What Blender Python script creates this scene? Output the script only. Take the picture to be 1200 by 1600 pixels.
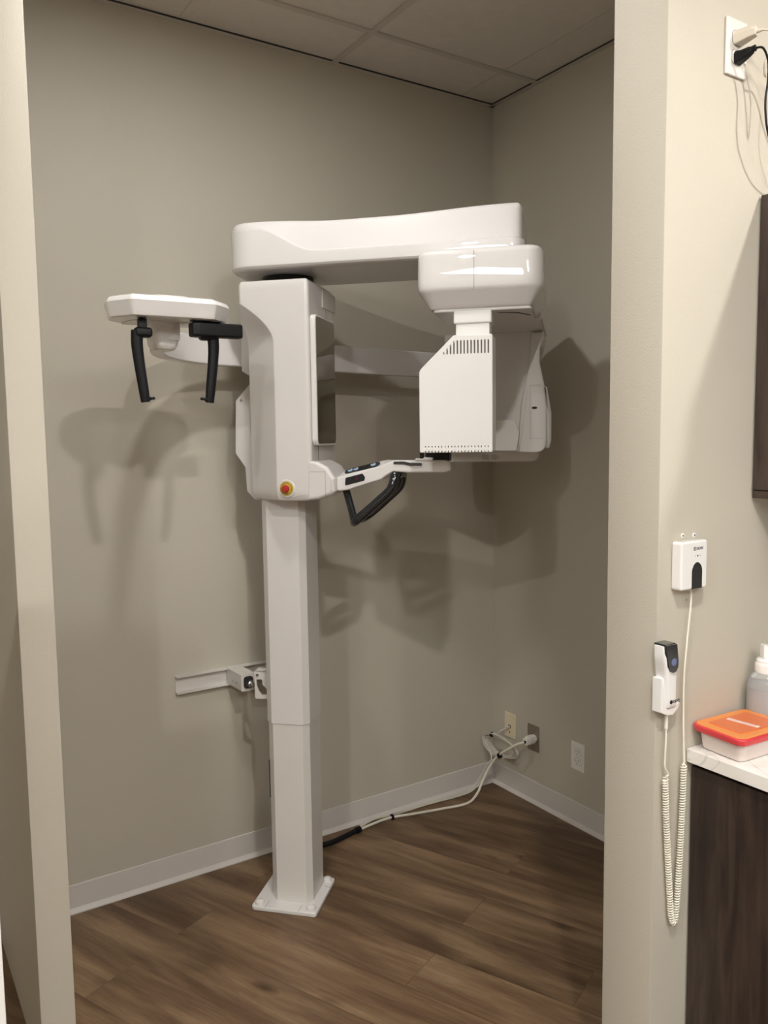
import bpy, bmesh, math, random
from mathutils import Vector, Matrix
for o in list(bpy.data.objects): bpy.data.objects.remove(o)
SC = bpy.context.scene
COL = SC.collection
# ------------------------------------------------------------------ camera
cd = bpy.data.cameras.new('camera'); cam = bpy.data.objects.new('camera', cd); COL.objects.link(cam)
CX = Vector((0.838943, -0.544059, -0.013193)); CY = Vector((0.061833, 0.071205, 0.995543)); CZ = Vector((-0.540695, -0.83602, 0.093378))
m = Matrix((CX, CY, CZ)).transposed().to_4x4(); m.translation = (-2.4203, -2.8276, 1.6253)
cam.matrix_world = m
cd.sensor_fit = 'VERTICAL'; cd.sensor_height = 36.0; cd.lens = 1268/1600*36; cd.clip_start = 0.02
SC.camera = cam
# ------------------------------------------------------------------ exposure, world
SC.view_settings.view_transform = 'Standard'; SC.view_settings.look = 'None'
SC.view_settings.exposure = 0.17; SC.view_settings.gamma = 1.0; SC.view_settings.use_curve_mapping = False
W = bpy.data.worlds.new('world'); SC.world = W; W.use_nodes = True
W.node_tree.nodes['Background'].inputs[0].default_value = (0.9, 0.95, 1, 1)
W.node_tree.nodes['Background'].inputs[1].default_value = 0.05
LIGHT_STRENGTH = 15.0
LIGHT_COLOR = (0.98, 0.99, 0.96)
# 0.6 x 1.2 m ceiling troffers (centre x, y, long axis along x, strength factor)
TROFFERS = [(-2.6, -4.7, False, 1.0), (-1.3, -4.7, False, 1.0), (-4.2, -3.9, False, 1.5)]
# round recessed downlights (x, y, strength)
CANS = [(-1.83, -2.70, 1650), (-0.25, -2.98, 1250), (-1.62, -1.08, 430), (-1.85, -4.30, 800), (-3.35, -2.78, 1200)]
# ------------------------------------------------------------------ materials
def newmat(name):
    mt = bpy.data.materials.new(name); mt.use_nodes = True
    nt = mt.node_tree; b = nt.nodes['Principled BSDF']
    return mt, nt, b
def N(nt, t, **k):
    n = nt.nodes.new(t)
    for a, v in k.items():
        if hasattr(n, a): setattr(n, a, v)
        else: n.inputs[a.replace('_', ' ')].default_value = v
    return n
def noise_col(nt, c1, c2, scale, detail=4, coord='Object', stretch=None, dist=0.0):
    tc = N(nt, 'ShaderNodeTexCoord'); no = N(nt, 'ShaderNodeTexNoise')
    no.inputs['Scale'].default_value = scale; no.inputs['Detail'].default_value = detail; no.inputs['Distortion'].default_value = dist
    if stretch:
        mp = N(nt, 'ShaderNodeMapping'); mp.inputs['Scale'].default_value = stretch
        nt.links.new(tc.outputs[coord], mp.inputs[0]); nt.links.new(mp.outputs[0], no.inputs['Vector'])
    else: nt.links.new(tc.outputs[coord], no.inputs['Vector'])
    cr = N(nt, 'ShaderNodeValToRGB')
    cr.color_ramp.elements[0].color = (*c1, 1); cr.color_ramp.elements[1].color = (*c2, 1)
    cr.color_ramp.elements[0].position = 0.3; cr.color_ramp.elements[1].position = 0.7
    nt.links.new(no.outputs['Fac'], cr.inputs[0])
    return no, cr
def simple(name, col, rough=0.5, metal=0.0, coat=0.0, var=0.03, scale=6.0, bump=0.0, bscale=200, **k):
    mt, nt, b = newmat(name)
    c1 = tuple(max(0, c*(1-var)) for c in col); c2 = tuple(min(1, c*(1+var)) for c in col)
    no, cr = noise_col(nt, c1, c2, scale)
    nt.links.new(cr.outputs[0], b.inputs['Base Color'])
    b.inputs['Roughness'].default_value = rough; b.inputs['Metallic'].default_value = metal
    b.inputs['Coat Weight'].default_value = coat; b.inputs['Coat Roughness'].default_value = 0.06
    for kk, v in k.items(): b.inputs[kk.replace('_', ' ')].default_value = v
    if bump:
        n2 = N(nt, 'ShaderNodeTexNoise'); n2.inputs['Scale'].default_value = bscale; n2.inputs['Detail'].default_value = 3
        tc = N(nt, 'ShaderNodeTexCoord'); nt.links.new(tc.outputs['Object'], n2.inputs['Vector'])
        bp = N(nt, 'ShaderNodeBump'); bp.inputs['Strength'].default_value = bump; bp.inputs['Distance'].default_value = 0.002
        nt.links.new(n2.outputs['Fac'], bp.inputs['Height']); nt.links.new(bp.outputs[0], b.inputs['Normal'])
    return mt
M = {}
M['paint'] = simple('wall paint', (0.52, 0.484, 0.408), 0.62, bump=0.25, bscale=260, var=0.012, scale=1.5)
M['ceil'] = simple('ceiling tile', (0.62, 0.575, 0.52), 0.9, bump=0.6, bscale=350, var=0.03, scale=30)
M['tee'] = simple('ceiling tee paint', (0.50, 0.46, 0.41), 0.5)
M['dark'] = simple('dark gap and shade line', (0.02, 0.02, 0.02), 0.6)
M['base'] = simple('vinyl cove base', (0.62, 0.58, 0.55), 0.45, var=0.02)
M['plastic'] = simple('gloss white enamel', (0.665, 0.638, 0.622), 0.35, coat=0.7, Coat_Roughness=0.03, var=0.01, scale=2)
M['shell'] = simple('gloss white shell', (0.70, 0.68, 0.67), 0.42, coat=1.0, Specular_IOR_Level=0.3, Coat_Roughness=0.012, var=0.01, scale=2)
M['satin'] = simple('satin white panel', (0.77, 0.765, 0.745), 0.32, coat=0.25, var=0.01, scale=2)
M['powder'] = simple('powder coated steel', (0.64, 0.61, 0.575), 0.4, bump=0.1, bscale=500, var=0.02)
M['greyvent'] = simple('grey vent', (0.16, 0.155, 0.15), 0.6)
M['grey'] = simple('grey seam', (0.22, 0.21, 0.2), 0.5)
M['black'] = simple('black moulded plastic', (0.005, 0.0055, 0.007), 0.45, Specular_IOR_Level=0.25)
M['blackgloss'] = simple('glossy black plastic', (0.008, 0.01, 0.014), 0.1, coat=0.8)
M['mirror'] = simple('dark mirror glass', (0.50, 0.48, 0.44), 0.03, metal=1.0, var=0.0)
M['red'] = simple('red button plastic', (0.42, 0.025, 0.025), 0.3, coat=0.4)
M['yellow'] = simple('yellow ring', (0.55, 0.38, 0.04), 0.4)
M['steel'] = simple('brushed steel', (0.42, 0.37, 0.31), 0.32, metal=1.0, var=0.1, scale=90)
M['screw'] = simple('zinc screw', (0.45, 0.45, 0.45), 0.3, metal=1.0)
M['ivory'] = simple('ivory outlet plastic', (0.74, 0.66, 0.47), 0.35)
M['outlet'] = simple('white outlet plastic', (0.80, 0.77, 0.73), 0.3, coat=0.2)
M['cord'] = simple('off white cord', (0.72, 0.67, 0.57), 0.45)
M['greycord'] = simple('grey data cable', (0.60, 0.56, 0.49), 0.5)
M['coil'] = simple('cream coiled cord', (0.88, 0.84, 0.72), 0.4)
M['device'] = simple('white device plastic', (0.88, 0.87, 0.86), 0.18, coat=0.6, var=0.005)
M['blue'] = simple('blue grey button', (0.13, 0.17, 0.32), 0.3, coat=0.4)
M['lcd'] = simple('pale blue legend', (0.45, 0.6, 0.8), 0.4)
M['ink'] = simple('dark ink', (0.05, 0.05, 0.06), 0.5)
M['paper'] = simple('white label paper', (0.82, 0.80, 0.76), 0.6)
M['whitepanel'] = simple('white lacquered panel', (0.80, 0.79, 0.77), 0.3, coat=0.3)
M['orange'] = simple('orange lid plastic', (0.86, 0.30, 0.06), 0.3, coat=0.3)
M['deeporange'] = simple('deep orange lid plastic', (0.76, 0.18, 0.05), 0.35, coat=0.3)
M['redrim'] = simple('red lid rim', (0.66, 0.05, 0.06), 0.3, coat=0.3)
mt = simple('frosted container plastic', (0.95, 0.84, 0.79), 0.35, Transmission_Weight=0.2, Subsurface_Weight=0.0); M['frost'] = mt
mt = simple('clear bottle plastic', (0.90, 0.91, 0.92), 0.14, Transmission_Weight=0.75, IOR=1.3); M['clear'] = mt
M['liquid'] = simple('pale grey soap', (0.62, 0.64, 0.66), 0.2, Transmission_Weight=0.2)
M['labelgrey'] = simple('grey print', (0.30, 0.30, 0.31), 0.5)
# wood planks floor
def floor_mat():
    mt, nt, b = newmat('vinyl wood planks'); L = nt.links.new
    tc = N(nt, 'ShaderNodeTexCoord'); mp = N(nt, 'ShaderNodeMapping'); mp.inputs['Rotation'].default_value = (0, 0, math.radians(66))
    mp.inputs['Location'].default_value = (0.37, 0.0, 0)
    L(tc.outputs['Object'], mp.inputs[0])
    br = N(nt, 'ShaderNodeTexBrick'); br.offset = 0.37; br.offset_frequency = 2; br.squash = 1.0
    for k, v in {'Scale': 1.0, 'Mortar Size': 0.0010, 'Mortar Smooth': 0.0, 'Bias': 0.0, 'Brick Width': 1.22, 'Row Height': 0.180}.items(): br.inputs[k].default_value = v
    br.inputs['Color1'].default_value = (0, 0, 0, 1); br.inputs['Color2'].default_value = (1, 1, 1, 1); br.inputs['Mortar'].default_value = (0.5, 0.5, 0.5, 1)
    L(mp.outputs[0], br.inputs['Vector'])
    # per plank offset
    cmb = N(nt, 'ShaderNodeCombineXYZ'); mu = N(nt, 'ShaderNodeMath', operation='MULTIPLY'); mu.inputs[1].default_value = 17.3
    L(br.outputs['Color'], mu.inputs[0]); L(mu.outputs[0], cmb.inputs[2]); L(mu.outputs[0], cmb.inputs[0])
    add = N(nt, 'ShaderNodeVectorMath', operation='ADD'); L(mp.outputs[0], add.inputs[0]); L(cmb.outputs[0], add.inputs[1])
    def grain(sc, stretch, detail, dist, rough=0.5):
        m2 = N(nt, 'ShaderNodeMapping'); m2.inputs['Scale'].default_value = stretch; L(add.outputs[0], m2.inputs[0])
        n = N(nt, 'ShaderNodeTexNoise'); n.inputs['Scale'].default_value = sc; n.inputs['Detail'].default_value = detail; n.inputs['Distortion'].default_value = dist; n.inputs['Roughness'].default_value = rough
        L(m2.outputs[0], n.inputs['Vector']); return n
    g1 = grain(2.4, (0.55, 4.5, 1.0), 5, 0.7, 0.5); g2 = grain(9, (1.0, 18.0, 1.0), 8, 0.25, 0.75); g3 = grain(2.6, (0.6, 3.0, 1.0), 3, 0.9)
    r1 = N(nt, 'ShaderNodeValToRGB'); e = r1.color_ramp.elements
    e[0].position = 0.34; e[0].color = (0.112, 0.064, 0.035, 1); e[1].position = 0.70; e[1].color = (0.275, 0.183, 0.108, 1)
    x = r1.color_ramp.elements.new(0.52); x.color = (0.190, 0.120, 0.068, 1)
    L(g1.outputs['Fac'], r1.inputs[0])
    r2 = N(nt, 'ShaderNodeValToRGB'); e = r2.color_ramp.elements; e[0].position = 0.35; e[0].color = (0.74, 0.72, 0.70, 1); e[1].position = 0.62; e[1].color = (1.06, 1.06, 1.05, 1)
    L(g2.outputs['Fac'], r2.inputs[0])
    r3 = N(nt, 'ShaderNodeValToRGB'); e = r3.color_ramp.elements; e[0].position = 0.30; e[0].color = (0.66, 0.62, 0.58, 1); e[1].position = 0.55; e[1].color = (1, 1, 1, 1)
    L(g3.outputs['Fac'], r3.inputs[0])
    def mul(a, c):
        mx = N(nt, 'ShaderNodeMix', data_type='RGBA', blend_type='MULTIPLY'); mx.inputs[0].default_value = 1.0
        L(a, mx.inputs[6]); L(c, mx.inputs[7]); return mx.outputs[2]
    c = mul(mul(r1.outputs[0], r2.outputs[0]), r3.outputs[0])
    # plank tone
    rt = N(nt, 'ShaderNodeValToRGB'); e = rt.color_ramp.elements; e[0].color = (0.86, 0.85, 0.84, 1); e[1].color = (1.1, 1.1, 1.1, 1)
    L(br.outputs['Color'], rt.inputs[0]); c = mul(c, rt.outputs[0])
    # knots
    m3 = N(nt, 'ShaderNodeMapping'); m3.inputs['Scale'].default_value = (1.6, 4.0, 1); L(add.outputs[0], m3.inputs[0])
    vo = N(nt, 'ShaderNodeTexVoronoi'); vo.inputs['Scale'].default_value = 1.3; L(m3.outputs[0], vo.inputs['Vector'])
    rk = N(nt, 'ShaderNodeValToRGB'); e = rk.color_ramp.elements; e[0].position = 0.02; e[0].color = (0.42, 0.36, 0.32, 1); e[1].position = 0.12; e[1].color = (1, 1, 1, 1)
    L(vo.outputs['Distance'], rk.inputs[0]); c = mul(c, rk.outputs[0])
    rm = N(nt, 'ShaderNodeValToRGB'); e = rm.color_ramp.elements; e[0].color = (1, 1, 1, 1); e[1].color = (0.62, 0.58, 0.55, 1)
    L(br.outputs['Fac'], rm.inputs[0]); c = mul(c, rm.outputs[0])
    L(c, b.inputs['Base Color']); b.inputs['Roughness'].default_value = 0.42
    b.inputs['Specular IOR Level'].default_value = 0.4
    bp = N(nt, 'ShaderNodeBump'); bp.inputs['Strength'].default_value = 0.12; bp.inputs['Distance'].default_value = 0.001
    L(g2.outputs['Fac'], bp.inputs['Height']); L(bp.outputs[0], b.inputs['Normal'])
    return mt
M['floor'] = floor_mat()
def darkwood(name, st):
    mt, nt, b = newmat(name); L = nt.links.new
    no, cr = noise_col(nt, (0.020, 0.0125, 0.010), (0.062, 0.040, 0.030), 5.0, 7, 'Object', st, 0.6)
    n2, c2 = noise_col(nt, (0.75, 0.75, 0.75), (1.2, 1.2, 1.2), 1.6, 3, 'Object', st, 1.0)
    mx = N(nt, 'ShaderNodeMix', data_type='RGBA', blend_type='MULTIPLY'); mx.inputs[0].default_value = 1
    L(cr.outputs[0], mx.inputs[6]); L(c2.outputs[0], mx.inputs[7]); L(mx.outputs[2], b.inputs['Base Color'])
    b.inputs['Roughness'].default_value = 0.45
    return mt
M['dwood'] = darkwood('dark wood laminate', (9, 9, 1.0))
def quartz():
    mt, nt, b = newmat('white quartz with grey veins'); L = nt.links.new
    tc = N(nt, 'ShaderNodeTexCoord'); no = N(nt, 'ShaderNodeTexNoise'); no.inputs['Scale'].default_value = 5; no.inputs['Detail'].default_value = 5; no.inputs['Distortion'].default_value = 1.6
    L(tc.outputs['Object'], no.inputs['Vector'])
    r = N(nt, 'ShaderNodeValToRGB'); e = r.color_ramp.elements
    e[0].position = 0.47; e[0].color = (0.86, 0.83, 0.79, 1); e[1].position = 0.53; e[1].color = (0.86, 0.83, 0.79, 1)
    for p, c in ((0.49, (0.80, 0.77, 0.73, 1)), (0.50, (0.66, 0.64, 0.62, 1)), (0.507, (0.80, 0.77, 0.73, 1))):
        x = e.new(p); x.color = c
    L(no.outputs['Fac'], r.inputs[0]); L(r.outputs[0], b.inputs['Base Color']); b.inputs['Roughness'].default_value = 0.2
    return mt
M['quartz'] = quartz()
def emis(name, col, s):
    mt, nt, b = newmat(name)
    b.inputs['Base Color'].default_value = (0.9, 0.9, 0.9, 1)
    b.inputs['Emission Color'].default_value = (*col, 1); b.inputs['Emission Strength'].default_value = s
    no, cr = noise_col(nt, tuple(c*0.99 for c in col), col, 3); nt.links.new(cr.outputs[0], b.inputs['Emission Color'])
    return mt
# ------------------------------------------------------------------ mesh helpers
def finish(bm, sharp=32):
    bmesh.ops.remove_doubles(bm, verts=bm.verts, dist=1e-6)
    bmesh.ops.recalc_face_normals(bm, faces=bm.faces)
    lim = math.radians(sharp)
    for f in bm.faces: f.smooth = True
    for e in bm.edges:
        if len(e.link_faces) == 2 and e.calc_face_angle(0) > lim: e.smooth = False
def obj(name, bm, mat, parent=None, label=None, sharp=32, weighted=True):
    if isinstance(bm, bmesh.types.BMesh):
        finish(bm, sharp); me = bpy.data.meshes.new(name); bm.to_mesh(me); bm.free()
    else: me = bm
    me.materials.clear(); me.materials.append(M[mat] if isinstance(mat, str) else mat)
    o = bpy.data.objects.new(name, me); COL.objects.link(o)
    if parent is not None: o.parent = parent
    if label: o['label'] = label
    if weighted:
        w = o.modifiers.new('wn', 'WEIGHTED_NORMAL'); w.keep_sharp = True
    return o
def seams(mat, parent, boxes, name='seam'):
    for a_, b_ in boxes:
        q = BM(); box(q, a_, b_); obj(name, q, mat, parent, weighted=False)
def tag(o, label, cat, group=None, kind=None):
    o['label'] = label; o['category'] = cat
    if group: o['group'] = group
    if kind: o['kind'] = kind
    return o
def thing(name, label, cat, loc=(0, 0, 0), rz=0, group=None):
    o = bpy.data.objects.new(name, None); COL.objects.link(o); o.empty_display_size = 0.05
    o.location = loc; o.rotation_euler = (0, 0, rz)
    return tag(o, label, cat, group)
def struct(name, bm, mat, **k):
    o = obj(name, bm, mat, weighted=False, **k); o['kind'] = 'structure'; return o
def BM(): return bmesh.new()
def box(bm, a, b, bev=0.0, seg=2, mat=None):
    r = bmesh.ops.create_cube(bm, size=1.0); vs = r['verts']
    for v in vs: v.co = Vector([(a[i]+b[i])/2 + v.co[i]*(b[i]-a[i]) for i in range(3)])
    if bev:
        es = {e for v in vs for e in v.link_edges}
        r2 = bmesh.ops.bevel(bm, geom=list(es), offset=bev, segments=seg, affect='EDGES', profile=0.5); vs = r2['verts']
        vs = list({v for f in r2['faces'] for v in f.verts} | {v for v in vs if v.is_valid})
    if mat is not None: bmesh.ops.transform(bm, matrix=mat, verts=[v for v in vs if v.is_valid])
    return vs
def fillet(pts, rad, seg=5):
    """round the corners of a closed 2D polygon; rad a number or one per corner"""
    out = []; n = len(pts)
    for i in range(n):
        p = Vector(pts[i]); a = Vector(pts[i-1]); c = Vector(pts[(i+1) % n])
        r = rad[i] if isinstance(rad, (list, tuple)) else rad
        d1 = (a-p); d2 = (c-p); l1, l2 = d1.length, d2.length; d1.normalize(); d2.normalize()
        ang = d1.angle(d2)
        if r <= 0 or ang > math.pi-1e-3:
            out += [tuple(p)]*(seg+1) if False else [tuple(p)]; continue
        t = min(r/math.tan(ang/2), l1*0.49, l2*0.49)
        q1 = p+d1*t; q2 = p+d2*t
        for k in range(seg+1):
            s = k/seg; out.append(tuple((1-s)**2*q1 + 2*s*(1-s)*p + s*s*q2))
    return out
def loft(bm, rings, cap=True, closed=True):
    vr = [[bm.verts.new(Vector(p)) for p in r] for r in rings]
    n = len(rings[0])
    for a, b in zip(vr, vr[1:]):
        for i in range(n if closed else n-1):
            j = (i+1) % n
            try: bm.faces.new((a[i], a[j], b[j], b[i]))
            except ValueError: pass
    if cap:
        for r in (vr[0], vr[-1]):
            try: bm.faces.new(r)
            except ValueError: pass
    return vr
def inset2(pts, d):
    """offset closed polygon inwards by d (approx, works for convex-ish)"""
    n = len(pts); area = sum(pts[i][0]*pts[(i+1) % n][1]-pts[(i+1) % n][0]*pts[i][1] for i in range(n))
    s = 1 if area > 0 else -1; out = []
    for i in range(n):
        p = Vector(pts[i]); a = Vector(pts[i-1]); c = Vector(pts[(i+1) % n])
        if (p-a).length < 1e-7: a = Vector(pts[i-2])
        if (c-p).length < 1e-7: c = Vector(pts[(i+2) % n])
        n1 = Vector((-(p-a).y, (p-a).x)).normalized()*s; n2 = Vector((-(c-p).y, (c-p).x)).normalized()*s
        nn = n1+n2
        nn = nn.normalized()/max(0.5, math.sqrt(max(0.01, (1+n1.dot(n2))/2)))
        out.append(tuple(p+nn*d))
    return out
def prism(bm, pts, h0, h1, to3, bev=0.0, seg=3):
    """extrude 2D outline from h0 to h1, rounding both ends by bev; to3(a,b,h)->xyz"""
    rings = []
    s = 1 if h1 > h0 else -1
    if bev:
        for k in range(seg+1):
            t = math.pi/2*k/seg; rings.append(([*inset2(pts, bev*(1-math.sin(t)))], h0+s*bev*(1-math.cos(t))))
        for k in range(seg+1):
            t = math.pi/2*(1-k/seg); rings.append(([*inset2(pts, bev*(1-math.sin(t)))], h1-s*bev*(1-math.cos(t))))
    else: rings = [(pts, h0), (pts, h1)]
    loft(bm, [[to3(p[0], p[1], h) for p in r] for r, h in rings])
XZ = lambda a, b, h: (a, h, b)      # outline in x,z, extruded along y
XY = lambda a, b, h: (a, b, h)
YZ = lambda a, b, h: (h, a, b)
def rrect(x0, x1, y0, y1, r, seg=5): return fillet([(x0, y0), (x1, y0), (x1, y1), (x0, y1)], r, seg)
def catmull(P, k=8, closed=False):
    P = [Vector(p) for p in P]; out = []
    n = len(P)
    for i in range(n-1):
        p0 = P[max(i-1, 0)]; p1 = P[i]; p2 = P[i+1]; p3 = P[min(i+2, n-1)]
        for j in range(k):
            t = j/k
            out.append(0.5*((2*p1)+(-p0+p2)*t+(2*p0-5*p1+4*p2-p3)*t*t+(-p0+3*p1-3*p2+p3)*t**3))
    out.append(P[-1]); return out
def tube(bm, P, r, n=10, smooth=0, sec=None, up=None):
    if smooth: P = catmull(P, smooth)
    P = [Vector(p) for p in P]; m_ = len(P)
    rr = r if isinstance(r, (list, tuple)) else [r]*m_
    if len(rr) != m_: rr = [rr[0] + (rr[-1]-rr[0])*i/(m_-1) for i in range(m_)] if len(rr) == 2 else [rr[min(len(rr)-1, int(i*len(rr)/m_))] for i in range(m_)]
    T = [(P[min(i+1, m_-1)]-P[max(i-1, 0)]).normalized() for i in range(m_)]
    nrm = Vector(up) if up else (Vector((0, 0, 1)) if abs(T[0].z) < 0.9 else Vector((1, 0, 0)))
    rings = []
    for i in range(m_):
        nrm = (nrm - T[i]*nrm.dot(T[i])).normalized(); bn = T[i].cross(nrm)
        if sec: ring = [P[i]+nrm*(b*rr[i])+bn*(a*rr[i]) for a, b in sec]
        else: ring = [P[i]+(nrm*math.cos(2*math.pi*k/n)+bn*math.sin(2*math.pi*k/n))*rr[i] for k in range(n)]
        rings.append(ring)
    loft(bm, rings)
def lathe(bm, prof, n=24, mat=None):
    rings = [[Vector((r*math.cos(2*math.pi*k/n), r*math.sin(2*math.pi*k/n), z)) for k in range(n)] for r, z in prof]
    if mat is not None: rings = [[mat @ p for p in r] for r in rings]
    loft(bm, rings)
def rot_to(axis, loc):
    q = Vector((0, 0, 1)).rotation_difference(Vector(axis)); return Matrix.Translation(loc) @ q.to_matrix().to_4x4()
def boolean(bm, cutter):
    def tmp(b):
        bmesh.ops.recalc_face_normals(b, faces=b.faces)
        me = bpy.data.meshes.new('t'); b.to_mesh(me); b.free(); o = bpy.data.objects.new('t', me); COL.objects.link(o); return o
    a, c = tmp(bm), tmp(cutter)
    md = a.modifiers.new('b', 'BOOLEAN'); md.object = c; md.operation = 'DIFFERENCE'; md.solver = 'EXACT'
    dg = bpy.context.evaluated_depsgraph_get(); dg.update()
    me = bpy.data.meshes.new_from_object(a.evaluated_get(dg))
    for o in (a, c): bpy.data.objects.remove(o)
    r = BM(); r.from_mesh(me); return r
def text_bm(s, size, mat, ext=0.0004):
    cu = bpy.data.curves.new('t', 'FONT'); cu.body = s; cu.size = size; cu.extrude = ext; cu.align_x = 'LEFT'
    o = bpy.data.objects.new('t', cu); COL.objects.link(o)
    dg = bpy.context.evaluated_depsgraph_get(); dg.update()
    me = bpy.data.meshes.new_from_object(o.evaluated_get(dg)); bpy.data.objects.remove(o)
    b = BM(); b.from_mesh(me); bmesh.ops.transform(b, matrix=mat, verts=b.verts); return b

# ================================================================== the room
H = 3.05; YP = -1.7094; XP = -1.0043; TH = 0.14
b = BM(); box(b, (-5.6, -7.1, -0.05), (0.2, 0.15, 0)); struct('floor', b, 'floor')
b = BM(); box(b, (-5.6, 0, 0), (0.15, 0.12, H)); struct('wall_back', b, 'paint')
b = BM(); box(b, (0, YP+TH, 0), (0.12, 0, H)); struct('wall_right', b, 'paint')
def corner_wall(x0, x1, y0, y1):
    bb = BM(); prism(bb, rrect(x0, x1, y0, y1, 0.004, 2), 0, H, XY); return bb
struct('wall_partition_right', corner_wall(XP, 0.12, YP, YP+TH), 'paint')
struct('wall_partition_left', corner_wall(-2.121, -2.038, -0.75, -0.0), 'paint')
b = BM(); box(b, (-0.10, -7, 0), (0.02, YP, H)); struct('wall_side', b, 'paint')
b = BM(); box(b, (-5.6, -7.1, 0), (-5.5, 0, H)); struct('wall_left', b, 'paint')
b = BM(); box(b, (-5.5, -7.1, 0), (-0.10, -7.0, H)); struct('wall_front', b, 'paint')
# ceiling
b = BM(); box(b, (-5.6, -7.1, H), (0.2, 0.15, H+0.05)); struct('ceiling', b, 'ceil')
b = BM()
ys = [-0.285-0.61*k for k in range(12)]; xs = [-0.80-1.22*k for k in range(4)]
for y in ys: box(b, (-5.5, y-0.012, H-0.006), (0 if y > YP else -0.10, y+0.012, H+0.001))
for x in xs: box(b, (x-0.012, -7, H-0.0065), (x+0.012, 0, H+0.001))
struct('trim_1', b, 'tee')
b = BM()      # wall angle round the alcove and the scored centre lines of the tiles
box(b, (-2.04, -0.022, H-0.008), (0, 0, H+0.001)); box(b, (-0.022, YP+TH, H-0.008), (0, 0, H+0.001))
struct('trim_2', b, 'tee')
b = BM()
box(b, (-2.04, -0.0225, H-0.0065), (-0.0, -0.021, H-0.0005)); box(b, (-0.0225, YP+TH, H-0.0065), (-0.021, 0, H-0.0005))
struct('trim_shade_line', b, 'dark')  # thin dark strips stand in for the shade line along the wall angle
b = BM()
for x in [x+0.61 for x in xs]: box(b, (x-0.002, -7, H-0.0012), (x+0.002, 0, H+0.001))
struct('trim_4', b, 'tee')
# cove base
def base(name, p0, p1, nrm, cut=0):
    """vinyl cove base: profile (distance from wall, height)"""
    prof = [(0, 0), (0.014, 0), (0.0135, 0.004), (0.008, 0.011), (0.004, 0.018), (0.0032, 0.03), (0.0032, 0.0985), (0.002, 0.1005), (0, 0.1005)]
    p0, p1, nrm = Vector(p0), Vector(p1), Vector(nrm)
    bb = BM(); loft(bb, [[p+nrm*d+Vector((0, 0, h)) for d, h in prof] for p in (p0, p1)])
    return struct(name, bb, 'base', sharp=25)
base('baseboard_back', (-2.037, 0, 0), (0, 0, 0), (0, -1, 0))
base('baseboard_right', (0, 0, 0), (0, YP+TH, 0), (-1, 0, 0))
base('baseboard_far', (-5.5, 0, 0), (-2.121, 0, 0), (0, -1, 0))
# troffers
for k, (x, y, along, s) in enumerate(TROFFERS):
    hx, hy = (0.6, 0.3) if along else (0.3, 0.6)
    t = thing('ceiling_light', 'fluorescent ceiling light %s' % ['behind the camera', 'behind the camera, nearer the counter', 'on the far left'][k], 'ceiling light', (x, y, H), 0)
    b = BM()
    for (a0, a1, c0, c1) in ((-hx, hx, -hy, -hy+0.025), (-hx, hx, hy-0.025, hy), (-hx, -hx+0.025, -hy+0.025, hy-0.025), (hx-0.025, hx, -hy+0.025, hy-0.025)):
        box(b, (a0, c0, -0.013), (a1, c1, 0.0))
    obj('frame', b, 'outlet', t)
    b = BM(); box(b, (-hx+0.025, -hy+0.025, -0.009), (hx-0.025, hy-0.025, -0.002))
    obj('diffuser', b, emis('lit diffuser %s' % k, LIGHT_COLOR, LIGHT_STRENGTH*s), t, weighted=False)

for k, (x, y, st_) in enumerate(CANS):
    t = thing('downlight', 'round recessed ceiling downlight %s' % ['in front of the alcove opening', 'above the counter', 'inside the alcove above its opening', 'behind the camera', 'left of the camera'][k], 'downlight', (x, y, H), 0)
    b = BM(); lathe(b, [(0.053, 0.0), (0.053, -0.004), (0.078, -0.004), (0.080, 0.0)], 32); obj('trim_ring', b, 'outlet', t)
    b = BM(); lathe(b, [(0.052, 0.0), (0.052, -0.003), (0.0005, -0.003)], 32); obj('lens', b, emis('lit lens %s' % k, ((1.0, 0.95, 0.90) if k < 2 else (1.0, 0.985, 0.95)), st_), t, weighted=False)

# ================================================================== the x-ray machine (local x = across its front, y = away from the camera)
A = math.radians(-46); MO = Vector((-1.2, -0.318, 0))
MU = Vector((math.cos(A), math.sin(A), 0)); MV = Vector((-math.sin(A), math.cos(A), 0))
def w2l(x, y, z=0): d = Vector((x, y, 0))-MO; return Vector((d.dot(MU), d.dot(MV), z))
xr = thing('dental_xray_machine', 'white floor-standing dental panoramic x-ray machine with swinging arm, in the alcove', 'x-ray machine', MO, A)
# base plate
b = BM(); prism(b, rrect(-0.112, 0.124, -0.135, 0.098, 0.016), 0.0, 0.016, XY, 0.004)
bp = obj('base_plate', b, 'plastic', xr)
for (x, y) in ((-0.088, -0.112), (0.098, -0.110), (0.100, 0.074), (-0.088, 0.074)):
    b = BM(); lathe(b, [(0.0165, 0.0), (0.0165, 0.004), (0.015, 0.009), (0.010, 0.0125), (0.004, 0.0135), (0.0005, 0.0136)], 20, Matrix.Translation((x, y, 0.016)))
    obj('bolt_cover', b, 'plastic', bp)
for p, q in (((-0.060, -0.135), (-0.060, -0.092)), ((0.060, -0.135), (0.06, -0.095)), ((0.124, 0.03), (0.10, 0.036))):
    d = (Vector(q)-Vector(p)); n_ = Vector((-d.y, d.x)).normalized()*0.0006
    pts = [Vector(p)+n_, Vector(p)-n_, Vector(q)-n_, Vector(q)+n_]
    b = BM(); loft(b, [[(v.x, v.y, z) for v in pts] for z in (0.0155, 0.0163)]); obj('seam', b, 'grey', bp, weighted=False)
def colsec(e, c=0.024):
    x0, x1, y0, y1 = -0.060-e, 0.094+e, -0.088-e, 0.082+e
    return fillet([(x0+c, y0), (x1-c*0.75, y0), (x1, y0+c), (x1, y1-c), (x1-c, y1), (x0+c, y1), (x0, y1-c), (x0, y0+c)], 0.004, 2)
b = BM(); prism(b, colsec(-0.003), 0.014, 0.66, XY)
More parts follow.
